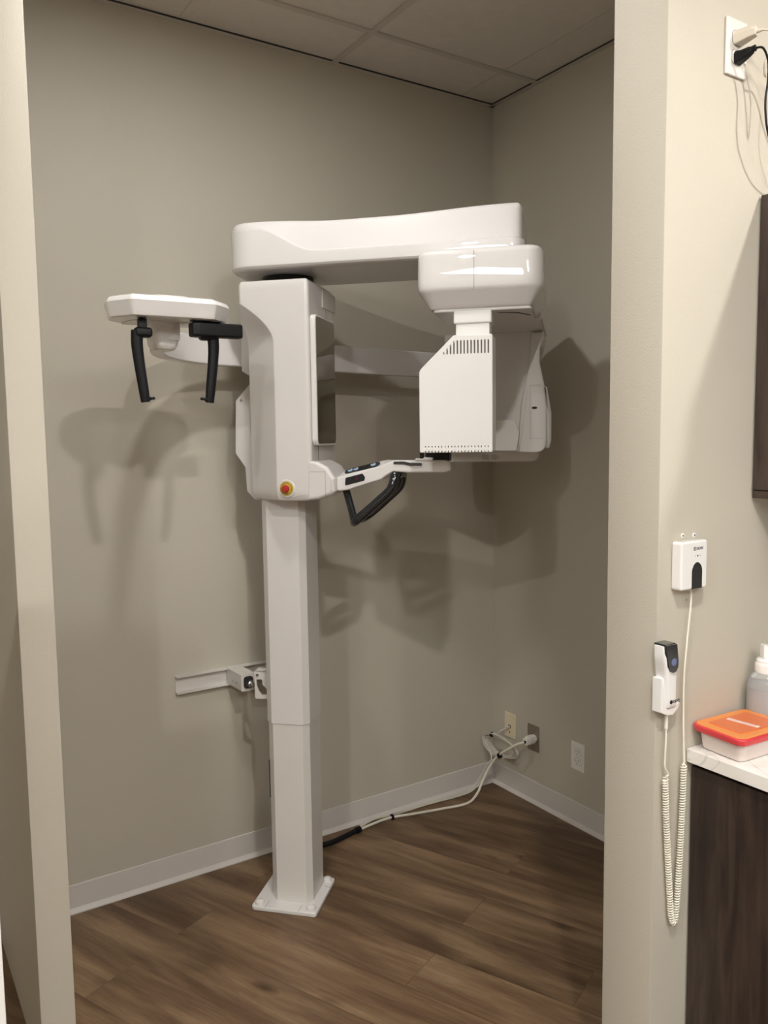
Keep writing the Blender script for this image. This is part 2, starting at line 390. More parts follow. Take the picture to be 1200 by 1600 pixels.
cl = obj('column_base', b, 'powder', xr, sharp=12)
b = BM(); prism(b, colsec(0.0), 0.652, 1.47, XY, 0.0015, 1)
cu = obj('column', b, 'plastic', xr, sharp=12)
b = BM(); box(b, (-0.0600, -0.062, 0.377), (-0.0565, -0.048, 0.511)); obj('cable_slot', b, 'dark', cl)
b = BM(); box(b, (-0.0605, -0.045, 0.03), (-0.0565, -0.03, 0.652), 0.001, 1); obj('trim_strip', b, 'powder', cl)
b = BM(); box(b, (-0.030, -0.0895, 0.90), (0.074, -0.0865, 1.36), 0.001, 1)
# carriage
def csec(z, cx, by):
    # outline anticlockwise from back left
    P = [(-0.085, 0.118), (-0.088, by), (cx, -0.170), (0.153, -0.170), (0.155, 0.118)]
    return fillet(P, [0.02, 0.012, 0.010, 0.014, 0.02], 5)
b = BM(); lv = []
def smooth01(t): t = max(0, min(1, t)); return t*t*(3-2*t)
zs = [1.420, 1.4215, 1.425, 1.432, 1.444, 1.46, 1.9, 1.925, 1.94, 1.952, 1.965, 1.98, 1.995, 2.01, 2.022, 2.035, 2.047, 2.06, 2.09, 2.104, 2.112, 2.1165, 2.1175]
ins = {1.420: 0.022, 1.4215: 0.014, 1.425: 0.008, 1.432: 0.004, 1.444: 0.001, 2.104: 0.0005, 2.112: 0.003, 2.1165: 0.008, 2.1175: 0.012}
for z in zs:
    if z <= 1.925: cx, by = 0.036, -0.075
    elif z >= 2.05: cx, by = -0.074, -0.145
    else:
        t = (z-1.925)/0.122; cx = 0.036-0.110*min(1, t**1.8); by = -0.075-0.07*smooth01(t)
    s = csec(z, cx, by)
    if z in ins: s = inset2(s, ins[z])
    lv.append([(p[0], p[1], z) for p in s])
loft(b, lv)
car = obj('carriage', b, 'plastic', xr, sharp=22)
b = BM(); box(b, (0.1535, -0.03, 2.045), (0.1580, 0.116, 2.105), 0.002, 1); obj('side_panel', b, 'plastic', car)
seams('grey', car, [((0.1545, 0.01, 1.66), (0.1556, 0.0115, 2.10)), ((0.1545, -0.10, 1.48), (0.1556, -0.0985, 1.63))])
b = BM(); lathe(b, [(0.085, 2.10), (0.085, 2.165)], 32, Matrix.Translation((0.03, 0.0, 0))); obj('rotation_neck', b, 'black', xr)
# mirror
b = BM(); prism(b, rrect(-0.160, 0.050, 1.597, 2.008, 0.022, 6), 0.1535, 0.172, YZ, 0.004)
mf = obj('mirror', b, 'shell', xr)
b = BM(); prism(b, rrect(-0.154, 0.045, 1.603, 2.002, 0.018, 6), 0.1715, 0.1728, YZ, 0.0004, 1); obj('mirror_glass', b, 'mirror', mf, 'dark reflective glass')
# shelf mount (right bottom of the carriage)
pts = fillet([(0.135, 1.4225), (0.175, 1.427), (0.222, 1.444), (0.229, 1.452), (0.229, 1.494), (0.205, 1.530), (0.170, 1.548), (0.135, 1.550)], [0, 0.02, 0.008, 0.004, 0.012, 0.02, 0.02, 0], 4)
b = BM(); prism(b, pts, -0.171, 0.0, XZ, 0.012, 4)
mtg = obj('shelf_mount', b, 'plastic', xr)
seams('grey', mtg, [((0.198, -0.1716, 1.436), (0.1988, -0.1705, 1.515)), ((0.150, -0.1716, 1.515), (0.1985, -0.1705, 1.5158))])
# emergency stop
es = BM(); prism(es, fillet([(0.040, 1.430), (0.095, 1.440), (0.135, 1.452), (0.095, 1.478), (0.066, 1.500), (0.036, 1.487)], 0.014, 4), -0.172, -0.168, XZ, 0.001, 1)
b = BM(); lathe(b, [(0.029, 0), (0.029, 0.002), (0.026, 0.0035), (0.0255, 0.002)], 28, rot_to((0, -1, 0), (0.069, -0.169, 1.462)))
st = obj('emergency_stop', b, 'shell', xr, 'round housing of the emergency stop'); es.free()
b = BM(); lathe(b, [(0.0225, 0.0), (0.0225, 0.005), (0.0005, 0.0052)], 28, rot_to((0, -1, 0), (0.069, -0.1695, 1.462))); obj('warning_ring', b, 'yellow', st, 'yellow ring')
b = BM(); lathe(b, [(0.010, 0.0), (0.010, 0.010), (0.0125, 0.012), (0.0125, 0.016), (0.010, 0.019), (0.0005, 0.020)], 24, rot_to((0, -1, 0), (0.069, -0.1695, 1.462))); obj('button', b, 'red', st, 'red mushroom button')
b = BM()
for k in range(26):
    if k % 6 == 5: continue
    a = 2*math.pi*k/26; box(b, (-0.0011, 0.0165, 0), (0.0011, 0.0195, 0.0056), mat=rot_to((0, -1, 0), (0.069, -0.1695, 1.462)) @ Matrix.Rotation(a, 4, 'Z'))
obj('legend', b, 'ink', st, weighted=False)
b = BM()     # long teardrop crease beside the button
pts = fillet([(0.092, 1.489), (0.128, 1.4835), (0.129, 1.4828), (0.092, 1.487)], 0.0003, 1); prism(b, pts, -0.1708, -0.1698, XZ); obj('crease', b, 'powder', st); b = BM()
pts = fillet([(0.092, 1.4335), (0.13, 1.4445), (0.13, 1.4453), (0.092, 1.4355)], 0.0003, 1); prism(b, pts, -0.1708, -0.1698, XZ)
obj('crease', b, 'powder', st)
# left side covers
b = BM(); prism(b, fillet([(-0.100, 2.078), (-0.152, 2.075), (-0.152, 1.853), (-0.128, 1.838), (-0.08, 1.838), (-0.08, 2.078)], 0.004, 2), 0.018, 0.10, XZ, 0.002, 1)
obj('arm_bracket', b, 'plastic', xr)
b = BM(); prism(b, fillet([(-0.06, 1.86), (-0.126, 1.808), (-0.179, 1.752), (-0.185, 1.572), (-0.150, 1.523), (-0.146, 1.440), (-0.118, 1.410), (-0.05, 1.410)], [0, 0.006, 0.008, 0.012, 0.012, 0.01, 0.006, 0], 4), 0.018, 0.055, XZ, 0.003, 2)
sc_ = obj('side_cover', b, 'plastic', xr)
b = BM(); lathe(b, [(0.0045, 0), (0.0045, 0.0015), (0.0008, 0.0018)], 14, rot_to((0, -1, 0), (-0.158, 0.018, 1.754))); obj('screw', b, 'screw', sc_, 'grey screw head')
# beam
def beam():
    bb = BM()
    plan = fillet([(-0.122, -0.180), (0.816, -0.180), (0.816, 0.165), (-0.122, 0.165)], [0.10, 0.05, 0.05, 0.10], 10)
    # subdivide the long sides
    P = []
    for i, p in enumerate(plan):
        q = plan[(i+1) % len(plan)]; P.append(p); d = (Vector(q)-Vector(p)).length
        k = int(d/0.03)
        for j in range(1, k): P.append(tuple(Vector(p).lerp(Vector(q), j/k)))
    def zc(u): return 2.273-0.079*smooth01((u+0.01)/0.19)
    def zt(u): return 2.298-0.007*smooth01((u-0.05)/0.2)+0.011*smooth01((u-0.4)/0.35)
    def it(u): return 0.004+0.020*smooth01((u+0.06)/0.26)
    rings = []
    def ring(ins_, zf, f=0.0):
        q = inset2(P, 1.0); out = []
        for (p, n1) in zip(P, q):
            d = Vector(n1)-Vector(p); e = ins_(p[0]) if callable(ins_) else ins_
            ex = min(e, 0.008)+f if (p[0] > 0.6 or p[0] < 0) else e+f; e = e+f; out.append((p[0]+d.x*ex, p[1]+d.y*e, zf(p[0]) if callable(zf) else zf))
        return out
    rings.append(ring(0.022, 2.150)); rings.append(ring(0.012, 2.1505)); rings.append(ring(0.005, 2.1535)); rings.append(ring(0.001, 2.159)); rings.append(ring(0.0, 2.165))
    rings.append(ring(0.0, lambda u: zc(u)-0.004)); rings.append(ring(0.001, zc)); rings.append(ring(lambda u: it(u)*0.35, lambda u: zc(u)+0.005))
    for f, g in ((0.0, 0.018), (0.0025, 0.009), (0.008, 0.0025), (0.016, 0.0)):
        rings.append(ring(it, lambda u, g=g: zt(u)-g, f))
    rings.append(ring(it, lambda u: zt(u)+0.001, 0.03))
    loft(bb, rings); return bb
obj('beam', beam(), 'shell', xr, sharp=24)
# rotating arm housing
plan = fillet([(0.515, -0.300), (0.876, -0.300), (0.876, 0.10), (0.515, 0.10)], [0.060, 0.060, 0.06, 0.06], 8)
b = BM(); lv = []
for z, e in ((1.984, 0.040), (1.988, 0.034), (1.996, 0.029), (2.030, 0.0065), (2.036, 0.003), (2.043, 0.0012), (2.06, 0.0), (2.130, 0.0015), (2.139, 0.004), (2.145, 0.009), (2.148, 0.016)):
    lv.append([(p[0], p[1], z) for p in inset2(plan, e)] if e else [(p[0], p[1], z) for p in plan])
loft(b, lv)
hs = obj('arm_housing', b, 'shell', xr, sharp=40)
b = BM(); prism(b, rrect(0.575, 0.860, 0.03, 0.56, 0.03), 1.986, 2.146, XY, 0.008, 3); obj('rear_housing', b, 'shell', hs, sharp=40)
b = BM(); box(b, (0.6835, -0.3006, 2.03), (0.6847, -0.2992, 2.138)); obj('seam', b, 'grey', hs, weighted=False)
b = BM(); prism(b, fillet([(0.556, -0.262), (0.842, -0.262), (0.842, -0.05), (0.60, -0.05)], [0.02, 0.02, 0.02, 0.02], 4), 1.977, 1.985, XY, 0.002, 1); obj('bottom_rim', b, 'shell', hs)
b = BM(); prism(b, fillet([(0.742, -0.215), (0.80, -0.20), (0.835, -0.13), (0.832, -0.125), (0.795, -0.19), (0.742, -0.211)], 0.002, 2), 1.9762, 1.9775, XY); obj('bottom_slot', b, 'dark', hs)
# sensor panel with its neck
b = BM(); box(b, (0.620, -0.262, 1.942), (0.730, -0.19, 1.984), 0.006, 3); box(b, (0.626, -0.257, 1.905), (0.724, -0.195, 1.946), 0.004, 2); obj('sensor_neck', b, 'satin', xr)
outl = fillet([(0.520, 1.574), (0.734, 1.574), (0.734, 1.911), (0.622, 1.911), (0.520, 1.812)], [0.006, 0.006, 0.008, 0.010, 0.022], 4)
b = BM(); prism(b, outl, -0.272, -0.175, XZ, 0.004, 2)
cut = BM(); vb = BM(); box(vb, (0.586, -0.2655, 1.853), (0.730, -0.2625, 1.900)); bmesh.ops.delete(vb, geom=[v for v in vb.verts], context='VERTS')
prism(vb, [(0.586, 1.853), (0.728, 1.853), (0.728, 1.900), (0.634, 1.900)], -0.2662, -0.2640, XZ)
for k in range(14):
    x = 0.5935+k*0.00985; zt_ = min(1.895, 1.857+0.007+k*0.0098)
    prism(cut, rrect(x-0.0022, x+0.0022, 1.8565, zt_, 0.0018, 2), -0.280, -0.2655, XZ)
for k in range(20):
    x = 0.538+k*0.00965
    prism(cut, rrect(x-0.0014, x+0.0014, 1.589, 1.5945, 0.001, 1), -0.280, -0.258, XZ)
    prism(cut, rrect(x-0.0014, x+0.0014, 1.570, 1.5805, 0.001, 1), -0.280, -0.258, XZ)
b = boolean(b, cut)
sp = obj('sensor_head', b, 'satin', xr)
seams('grey', sp, [((0.732, -0.236, 1.576), (0.7346, -0.2335, 1.906))])
obj('vent_backing', vb, 'greyvent', sp, 'grey inside of the vent slots', weighted=False)
# tube head at the far end
prof = fillet([(0.500, 1.99), (0.858, 1.99), (0.840, 1.925), (0.840, 1.875), (0.856, 1.800), (0.867, 1.70), (0.867, 1.556), (0.74, 1.562), (0.500, 1.562)], [0.01, 0.01, 0.05, 0.05, 0.08, 0.05, 0.045, 0.05, 0.03], 6)
b = BM(); prism(b, prof, 0.348, 0.62, XZ, 0.006, 3)
th = obj('tube_head', b, 'shell', xr, sharp=40)
prof = fillet([(0.812, 1.985), (0.856, 1.985), (0.842, 1.925), (0.842, 1.875), (0.858, 1.800), (0.868, 1.70), (0.868, 1.556), (0.768, 1.560), (0.772, 1.66), (0.778, 1.74), (0.802, 1.86)], [0.005, 0.005, 0.05, 0.05, 0.08, 0.05, 0.045, 0.005, 0.05, 0.05, 0.05], 6)
b = BM(); prism(b, prof, 0.326, 0.40, XZ, 0.006, 3); obj('front_cheek', b, 'shell', th, sharp=40)
b = BM(); prism(b, fillet([(0.52, 1.566), (0.762, 1.566), (0.772, 1.63), (0.755, 1.676), (0.52, 1.676)], [0.01, 0.01, 0.04, 0.01, 0.01], 5), 0.332, 0.36, XZ, 0.003, 2); obj('collimator_cover', b, 'satin', th)
b = BM(); prism(b, fillet([(0.852, 1.80), (0.868, 1.79), (0.884, 1.70), (0.884, 1.60), (0.876, 1.57), (0.852, 1.58)], 0.01, 5), 0.335, 0.56, XZ, 0.01, 4); obj('side_cover', b, 'shell', th, sharp=40)
seams('grey', th, [((0.810, 0.3250, 1.7972), (0.850, 0.3270, 1.7978)), ((0.8097, 0.3250, 1.609), (0.8103, 0.3270, 1.797)), ((0.810, 0.3250, 1.6087), (0.856, 0.3270, 1.6093))], 'hatch_seam')
b = BM(); prism(b, rrect(0.8155, 0.8335, 1.7135, 1.7215, 0.0035, 3), 0.324, 0.328, XZ); obj('lock_slot', b, 'black', th, 'small black slot')
b = BM(); prism(b, fillet([(0.500, 1.524), (0.836, 1.524), (0.845, 1.64), (0.500, 1.64)], [0.01, 0.03, 0.01, 0.01], 5), 0.42, 0.615, XZ, 0.008, 3)
lb = obj('lower_shell', b, 'plastic', th)
b = BM(); random.seed(3)
for c in range(2):
    for r_ in range(5):
        x = 0.628+c*0.036; w_ = 0.02+random.random()*0.012
        box(b, (x, 0.4192, 1.548-r_*0.0042), (x+w_, 0.4205, 1.5493-r_*0.0042))
obj('rating_label', b, 'grey', lb, weighted=False)
# chin support shelf
top = [(0.221, 1.494), (0.254, 1.504), (0.367, 1.532), (0.395, 1.543), (0.413, 1.549), (0.44, 1.549), (0.574, 1.549), (0.592, 1.545)]
bot = [(0.594, 1.517), (0.574, 1.510), (0.46, 1.509), (0.41, 1.513), (0.385, 1.498), (0.371, 1.488), (0.321, 1.473), (0.262, 1.455), (0.235, 1.451), (0.221, 1.455)]
b = BM(); prism(b, fillet(top+bot, 0.006, 2), -0.140, -0.052, XZ, 0.006, 3)
sh = obj('chin_support', b, 'shell', xr, sharp=40)
def slab(p, q, w0, w1, t, lift=0.0):
    """thin plate lying on the line p-q (x,z) spanning y w0..w1"""
    p = Vector((p[0], 0, p[1])); q = Vector((q[0], 0, q[1])); d = (q-p).normalized(); nn = Vector((-d.z, 0, d.x))
    ct = (p+q)/2+nn*lift; L_ = (q-p).length
    mt_ = Matrix.Translation(ct) @ Matrix((d, Vector((0, 1, 0)), nn)).transposed().to_4x4()
    bb = BM(); prism(bb, rrect(-L_/2, L_/2, w0, w1, min((w1-w0)*0.49, L_*0.2), 5), -t/2, t/2, XY); bmesh.ops.transform(bb, matrix=mt_, verts=bb.verts); return bb, mt_
def wsec(x, z, w=1.0): return [(x, -0.1402, z-0.006), (x, -0.136, z-0.001), (x, -0.100, z+0.013*w), (x, -0.090, z+0.015*w), (x, -0.060, z+0.012*w), (x, -0.054, z-0.004)]
b = BM(); loft(b, [wsec(0.226, 1.495, 0.3), wsec(0.236, 1.498), wsec(0.254, 1.5035), wsec(0.367, 1.532), wsec(0.385, 1.538, 0.8), wsec(0.404, 1.5455, 0.15)]); obj('console', b, 'shell', sh, sharp=50)
bb, mt_ = slab((0.247, 1.5025), (0.365, 1.532), -0.0175, 0.0175, 0.003)
RT = Matrix.Translation((0, -0.117, 0.0075)) @ Matrix.Translation(mt_.translation) @ Matrix.Rotation(math.radians(21), 4, 'X') @ Matrix.Translation(-mt_.translation)
bmesh.ops.transform(bb, matrix=RT, verts=bb.verts); mt_ = RT @ mt_
kp = obj('button_strip', bb, 'blackgloss', sh, 'glossy black button strip')
for xx in (-0.042, -0.022, 0.038):
    b = BM(); lathe(b, [(0.0082, 0.0), (0.0082, 0.0025), (0.0065, 0.003), (0.0005, 0.003)], 18, mt_ @ Matrix.Translation((xx, 0, 0.001))); obj('button', b, 'lcd', kp, 'pale blue button')
    b = BM(); box(b, (xx-0.004, -0.002, 0.0038), (xx+0.004, 0.002, 0.0046)); bmesh.ops.transform(b, matrix=mt_, verts=b.verts); obj('button_mark', b, 'blackgloss', kp, weighted=False)
b = BM(); prism(b, fillet([(0.254, 1.470), (0.318, 1.486), (0.320, 1.497), (0.312, 1.508), (0.256, 1.494)], 0.004, 3), -0.143, -0.135, XZ, 0.001, 1); kb = obj('key_pad', b, 'blackgloss', sh, 'glossy black key pad')
b = BM(); box(b, (0.293, -0.1436, 1.488), (0.2945, -0.1428, 1.498)); obj('pad_mark', b, 'red', kb, weighted=False)
b = BM(); prism(b, fillet([(0.411, 1.537), (0.414, 1.5455), (0.445, 1.5455), (0.465, 1.5405), (0.503, 1.5405), (0.503, 1.531), (0.465, 1.5315), (0.445, 1.5355)], 0.003, 3), -0.1425, -0.135, XZ, 0.001, 1); obj('side_rail', b, 'blackgloss', sh, 'black rail slot')
b = BM(); prism(b, rrect(0.474, 0.506, 1.5265, 1.545, 0.003, 3), -0.1415, -0.137, XZ, 0.001, 1); obj('slider', b, 'shell', sh)
b = BM(); prism(b, rrect(0.512, 0.583, 1.547, 1.572, 0.002, 2), -0.13, -0.07, XZ, 0.002, 1); prism(b, rrect(0.576, 0.586, 1.531, 1.573, 0.002, 2), -0.128, -0.075, XZ, 0.002, 1); box(b, (0.493, -0.125, 1.55), (0.503, -0.105, 1.574)); obj('chin_rest_socket', b, 'black', sh, 'black socket')
b = BM(); prism(b, fillet([(0.482, 1.547), (0.535, 1.547), (0.540, 1.556), (0.51, 1.558), (0.505, 1.553), (0.482, 1.555)], 0.002, 2), -0.142, -0.12, XZ, 0.002, 1); obj('clip', b, 'shell', sh)
# hand grip frame
def flat(r1): return [(math.cos(t)*0.72, math.sin(t)*1.25) for t in [2*math.pi*k/16 for k in range(16)]]
hg = BM()
tube(hg, [(0.243, -0.10, 1.462), (0.256, -0.112, 1.43), (0.270, -0.125, 1.39), (0.281, -0.138, 1.358)], 0.0122, 14, smooth=5)
near = [(0.276, -0.085, 1.354), (0.276, -0.110, 1.352), (0.281, -0.134, 1.352), (0.296, -0.148, 1.363), (0.325, -0.148, 1.388), (0.365, -0.146, 1.423), (0.397, -0.142, 1.452), (0.409, -0.138, 1.475), (0.414, -0.130, 1.500), (0.418, -0.115, 1.512)]
far = [(0.276, -0.085, 1.354), (0.277, -0.065, 1.354), (0.284, -0.043, 1.356), (0.300, -0.030, 1.366), (0.330, -0.030, 1.389), (0.370, -0.030, 1.424), (0.404, -0.034, 1.455), (0.417, -0.040, 1.478), (0.422, -0.05, 1.500), (0.423, -0.065, 1.512)]
tube(hg, near, 0.0142, 14, smooth=6); tube(hg, far, 0.0145, 14, smooth=6)
tube(hg, [(0.418, -0.118, 1.505), (0.421, -0.09, 1.505), (0.423, -0.06, 1.505)], 0.016, 14, smooth=3)
obj('hand_grip', hg, 'blackgloss', xr, 'black tubular hand grip', sharp=60)
# cephalostat arm
P = [(-0.30, -0.14, 1.906), (-0.7, -0.14, 1.910), (-1.1, -0.14, 1.918), (-1.27, -0.14, 1.920), (-1.40, -0.150, 1.922), (-1.50, -0.185, 1.924), (-1.58, -0.25, 1.925), (-1.63, -0.34, 1.926), (-1.655, -0.44, 1.927), (-1.665, -0.55, 1.928), (-1.67, -0.62, 1.928)]
P = [w2l(*p) for p in catmull(P, 6)]
hh = [0.050]*18+[0.0485, 0.048, 0.0475, 0.047, 0.0465, 0.046, 0.0455, 0.045, 0.044, 0.043, 0.042, 0.040, 0.038, 0.036, 0.034, 0.032, 0.030, 0.028]
sec = fillet([(-0.5, -1), (0.5, -1), (0.5, 1), (-0.5, 1)], 0.12, 3)
n_ = len(P); rr = [0.049 if i < 22 else 0.049-(i-22)*0.0004 for i in range(n_)]
b = BM(); tube(b, P, rr, sec=sec, up=(0, 0, 1)); ca = obj('cephalostat_arm', b, 'shell', xr, sharp=50)
b = BM(); box(b, (-0.165, 0.045, 1.87), (-0.150, 0.13, 1.945), 0.003, 2); obj('arm_joint', b, 'plastic', ca)
b = BM(); nk = w2l(-1.688, -0.575, 0); lv = []
for z, hx_, hy_ in ((1.868, 0.022, 0.030), (1.872, 0.028, 0.036), (1.885, 0.034, 0.042), (1.92, 0.037, 0.046), (1.958, 0.039, 0.050)):
    lv.append([(p[0], p[1], z) for p in rrect(-hx_, hx_, -hy_, hy_, 0.018, 5)])
loft(b, lv); bmesh.ops.transform(b, matrix=Matrix.Translation((nk.x, nk.y, 0)) @ Matrix.Rotation(-A, 4, 'Z'), verts=b.verts); obj('arm_neck', b, 'plastic', ca)
# cephalostat head
HC = w2l(-1.690, -0.625, 0); hr = math.radians(-3)-A
HZ = 0.014
HM = Matrix.Translation((HC.x, HC.y, HZ)) @ Matrix.Rotation(hr, 4, 'Z')
def hobj(name, bb, mat, parent, label=None, **k):
    bmesh.ops.transform(bb, matrix=HM, verts=bb.verts); return obj(name, bb, mat, parent, label, **k)
hp = fillet([(-0.118, -0.105), (0.104, -0.105), (0.164, -0.045), (0.170, 0.02), (0.155, 0.08), (0.08, 0.102), (-0.09, 0.10), (-0.155, 0.05), (-0.166, -0.03)], [0.02, 0.02, 0.012, 0.02, 0.03, 0.03, 0.03, 0.03, 0.02], 4)
b = BM(); lv = []
for z, e in ((1.926, 0.020), (1.9265, 0.014), (1.929, 0.010), (1.934, 0.008), (1.966, 0.0), (1.9675, 0.0015), (1.968, 0.003)): lv.append([(p[0], p[1], z) for p in (inset2(hp, e) if e else hp)])
loft(b, lv); ch = hobj('cephalostat_head', b, 'shell', xr, sharp=28)
b = BM(); lv = []
for z, e in ((1.967, 0.002), (1.970, 0.003), (1.978, 0.008), (1.982, 0.016), (1.983, 0.03)): lv.append([(p[0], p[1], z) for p in inset2(hp, e)])
loft(b, lv); prism(b, rrect(-0.06, 0.05, -0.07, 0.06, 0.03), 1.980, 1.988, XY, 0.004, 2); hobj('top_cover', b, 'shell', ch)
b = BM(); prism(b, fillet([(-0.10, -0.02), (0.06, -0.02), (0.09, 0.08), (-0.11, 0.08)], 0.02, 3), 1.9245, 1.9268, XY); hobj('bottom_seam', b, 'plastic', ch)
b = BM(); prism(b, rrect(0.045, 0.125, -0.085, -0.055, 0.004), 1.9240, 1.9270, XY); hobj('guide_slot', b, 'dark', ch); b = BM(); prism(b, rrect(-0.09, -0.077, -0.09, -0.045, 0.004), 1.9240, 1.9270, XY); hobj('guide_slot', b, 'dark', ch)
b = BM(); box(b, (0.140, 0.0, 1.912), (0.174, 0.085, 1.958), 0.010, 3); hobj('side_cap', b, 'shell', ch)
# ear rods
def ear_rod(x, s, y=-0.055):
    bb = BM(); box(bb, (x+s*0.003-0.011, y-0.011, 1.893), (x+s*0.003+0.011, y+0.011, 1.925), 0.003, 2)
    r_ = hobj('ear_rod', bb, 'black', ch, 'black ear rod')
    bb = BM(); box(bb, (x-0.018 if s > 0 else x-0.027, y-0.016, 1.876), (x+0.027 if s > 0 else x+0.018, y+0.016, 1.902), 0.008, 3); hobj('hinge_block', bb, 'black', r_)
    bb = BM()
    Pq = [(x-s*0.010, y, 1.893), (x-s*0.012, y, 1.86), (x-s*0.008, y, 1.81), (x-s*0.0, y, 1.745), (x+s*0.003, y, 1.718), (x+s*0.004, y, 1.708)]
    tube(bb, Pq, [0.0165, 0.0115], smooth=5, sec=[(math.cos(t), math.sin(t)*0.8) for t in [2*math.pi*k/14 for k in range(14)]], up=(0, 1, 0)); hobj('rod_arm', bb, 'black', r_, sharp=60)
    bb = BM(); lathe(bb, [(0.0075, 0.0), (0.0075, 0.009), (0.0045, 0.013), (0.0035, 0.018), (0.004, 0.024), (0.0015, 0.026)], 14, rot_to((s, 0, 0.12), (x+s*0.004, y, 1.716))); hobj('ear_tip', bb, 'black', r_)
ear_rod(-0.084, 1); ear_rod(0.098, -1)
b = BM(); prism(b, fillet([(0.045, -0.078), (0.065, -0.082), (0.185, -0.078), (0.19, -0.070), (0.19, -0.042), (0.065, -0.036), (0.045, -0.042)], 0.006, 3), 1.884, 1.922, XY, 0.006, 3); hobj('nasion_arm', b, 'black', ch, 'black sliding nasion support')
# ================================================================== wall bracket of the column
wb = thing('wall_bracket', 'white steel rail and bracket bolting the column to the wall', 'bracket', (-1.30, 0, 0.70))
def wobj(name, bb, mat, parent, label=None, **k):
    T = Matrix.Translation((1.30, 0, -0.70)); bmesh.ops.transform(bb, matrix=T, verts=bb.verts); return obj(name, bb, mat, parent, label, **k)
b = BM(); prism(b, [(-0.0, 0.706), (-0.026, 0.706), (-0.026, 0.710), (-0.006, 0.7105), (-0.006, 0.7655), (-0.026, 0.766), (-0.026, 0.770), (0, 0.770)], -1.504, -0.98, YZ); wobj('rail', b, 'powder', wb)
b = BM(); tube(b, [(-1.284, -0.008, 0.742), (-1.279, -0.14, 0.742)], 0.030, sec=fillet([(-0.9, -1.05), (0.9, -1.05), (0.9, 1.05), (-0.9, 1.05)], 0.15, 3), up=(0, 0, 1)); am = wobj('arm', b, 'powder', wb)
for yy, zz in ((-0.07, 0.735), (-0.105, 0.737)):
    b = BM(); lathe(b, [(0.0045, 0), (0.0045, 0.003), (0.0005, 0.0035)], 12, rot_to((-1, 0, 0), (-1.309, yy, zz))); wobj('screw', b, 'screw', am, 'zinc screw')
b = BM(); tube(b, [(-1.279, -0.139, 0.742), (-1.279, -0.144, 0.742)], 0.021, sec=fillet([(-0.85, -1.05), (0.85, -1.05), (0.85, 1.05), (-0.85, 1.05)], 0.6, 5), up=(0, 0, 1)); wobj('end_opening', b, 'dark', am)
b = BM(); lathe(b, [(0.014, -0.02), (0.014, 0.004), (0.010, 0.009), (0.006, 0.010), (0.006, 0.022), (0.0005, 0.023)], 16, rot_to((0.3, -1, 0), (-1.272, -0.144, 0.735))); wobj('clamp_bolt', b, 'screw', wb, 'bright bolt')
# angle plate with a keyhole slot, facing the camera
bx = BM(); prism(bx, fillet([(-0.118, 0.716), (-0.056, 0.716), (-0.056, 0.815), (-0.118, 0.815)], 0.006, 3), -0.030, -0.026, XZ, 0.0006, 1)
ct = BM(); prism(ct, fillet([(-0.110, 0.762), (-0.112, 0.786), (-0.090, 0.786), (-0.088, 0.768), (-0.070, 0.750), (-0.072, 0.732), (-0.092, 0.730), (-0.104, 0.745)], 0.005, 4), -0.04, -0.02, XZ)
bx = boolean(bx, ct); box(bx, (-0.118, -0.030, 0.811), (-0.056, 0.012, 0.815), 0.0006, 1)
T2 = Matrix.Translation(MO) @ Matrix.Rotation(A, 4, 'Z'); bmesh.ops.transform(bx, matrix=T2, verts=bx.verts); wobj('angle_plate', bx, 'powder', wb)
b = BM(); lathe(b, [(0.005, 0), (0.005, 0.004), (0.0005, 0.005)], 12, T2 @ rot_to((0, -1, 0), (-0.106, -0.030, 0.802))); wobj('screw', b, 'screw', wb, 'zinc screw')
# ================================================================== outlets on the right wall
def outlet_duplex(x, y, z, rz, name, label, cat, mat='outlet', group=None, faces=True):
    """plate origin at its centre on the wall, local +x out of the wall, local y across"""
    t = thing(name, label, cat, (x, y, z), rz, group)
    bb = BM(); prism(bb, rrect(-0.036, 0.036, -0.0585, 0.0585, 0.003, 3), 0.0, 0.006, YZ, 0.0025, 3); obj('plate', bb, mat, t)
    if faces:
        for s in (-1, 1):
            bb = BM(); pts = fillet([(-0.0165, s*0.0195-0.010), (-0.010, s*0.0195-0.0145), (0.010, s*0.0195-0.0145), (0.0165, s*0.0195-0.010), (0.0165, s*0.0195+0.010), (0.010, s*0.0195+0.0145), (-0.010, s*0.0195+0.0145), (-0.0165, s*0.0195+0.010)], 0.005, 3)
            prism(bb, pts, 0.004, 0.0075, YZ, 0.0006, 1); r_ = obj('receptacle', bb, mat, t)
            bb = BM(); pr_ = inset2(pts, -0.0012); 
            box(bb, (0.0072, -0.0075, s*0.0195-0.001), (0.0079, -0.0055, s*0.0195+0.008)); box(bb, (0.0072, 0.0055, s*0.0195-0.001), (0.0079, 0.0075, s*0.0195+0.008))
            lathe(bb, [(0.0026, 0), (0.0026, 0.0007)], 10, rot_to((1, 0, 0), (0.0072, 0, s*0.0195-0.0075))); obj('slot', bb, 'dark', r_, weighted=False)
            bb = BM(); prism(bb, pr_, 0.0055, 0.0063, YZ); obj('gap', bb, 'grey', r_, weighted=False)
    bb = BM(); lathe(bb, [(0.003, 0), (0.003, 0.0012), (0.0005, 0.0016)], 12, rot_to((1, 0, 0), (0.0058, 0, 0))); obj('screw', bb, 'screw' if mat != 'outlet' else 'outlet', t)
    return t
PI = math.pi
outlet_duplex(0, -0.5375, 0.2985, PI, 'wall_outlet', 'white duplex outlet with nothing plugged in, low on the right wall', 'outlet')
dj = thing('data_wall_plate', 'ivory data plate with a small black jack, low on the wall by the corner', 'wall plate', (0, -0.123, 0.3075), PI)
b = BM(); prism(b, rrect(-0.036, 0.036, -0.0575, 0.0575, 0.003, 3), 0, 0.006, YZ, 0.0025, 3); obj('plate', b, 'ivory', dj)
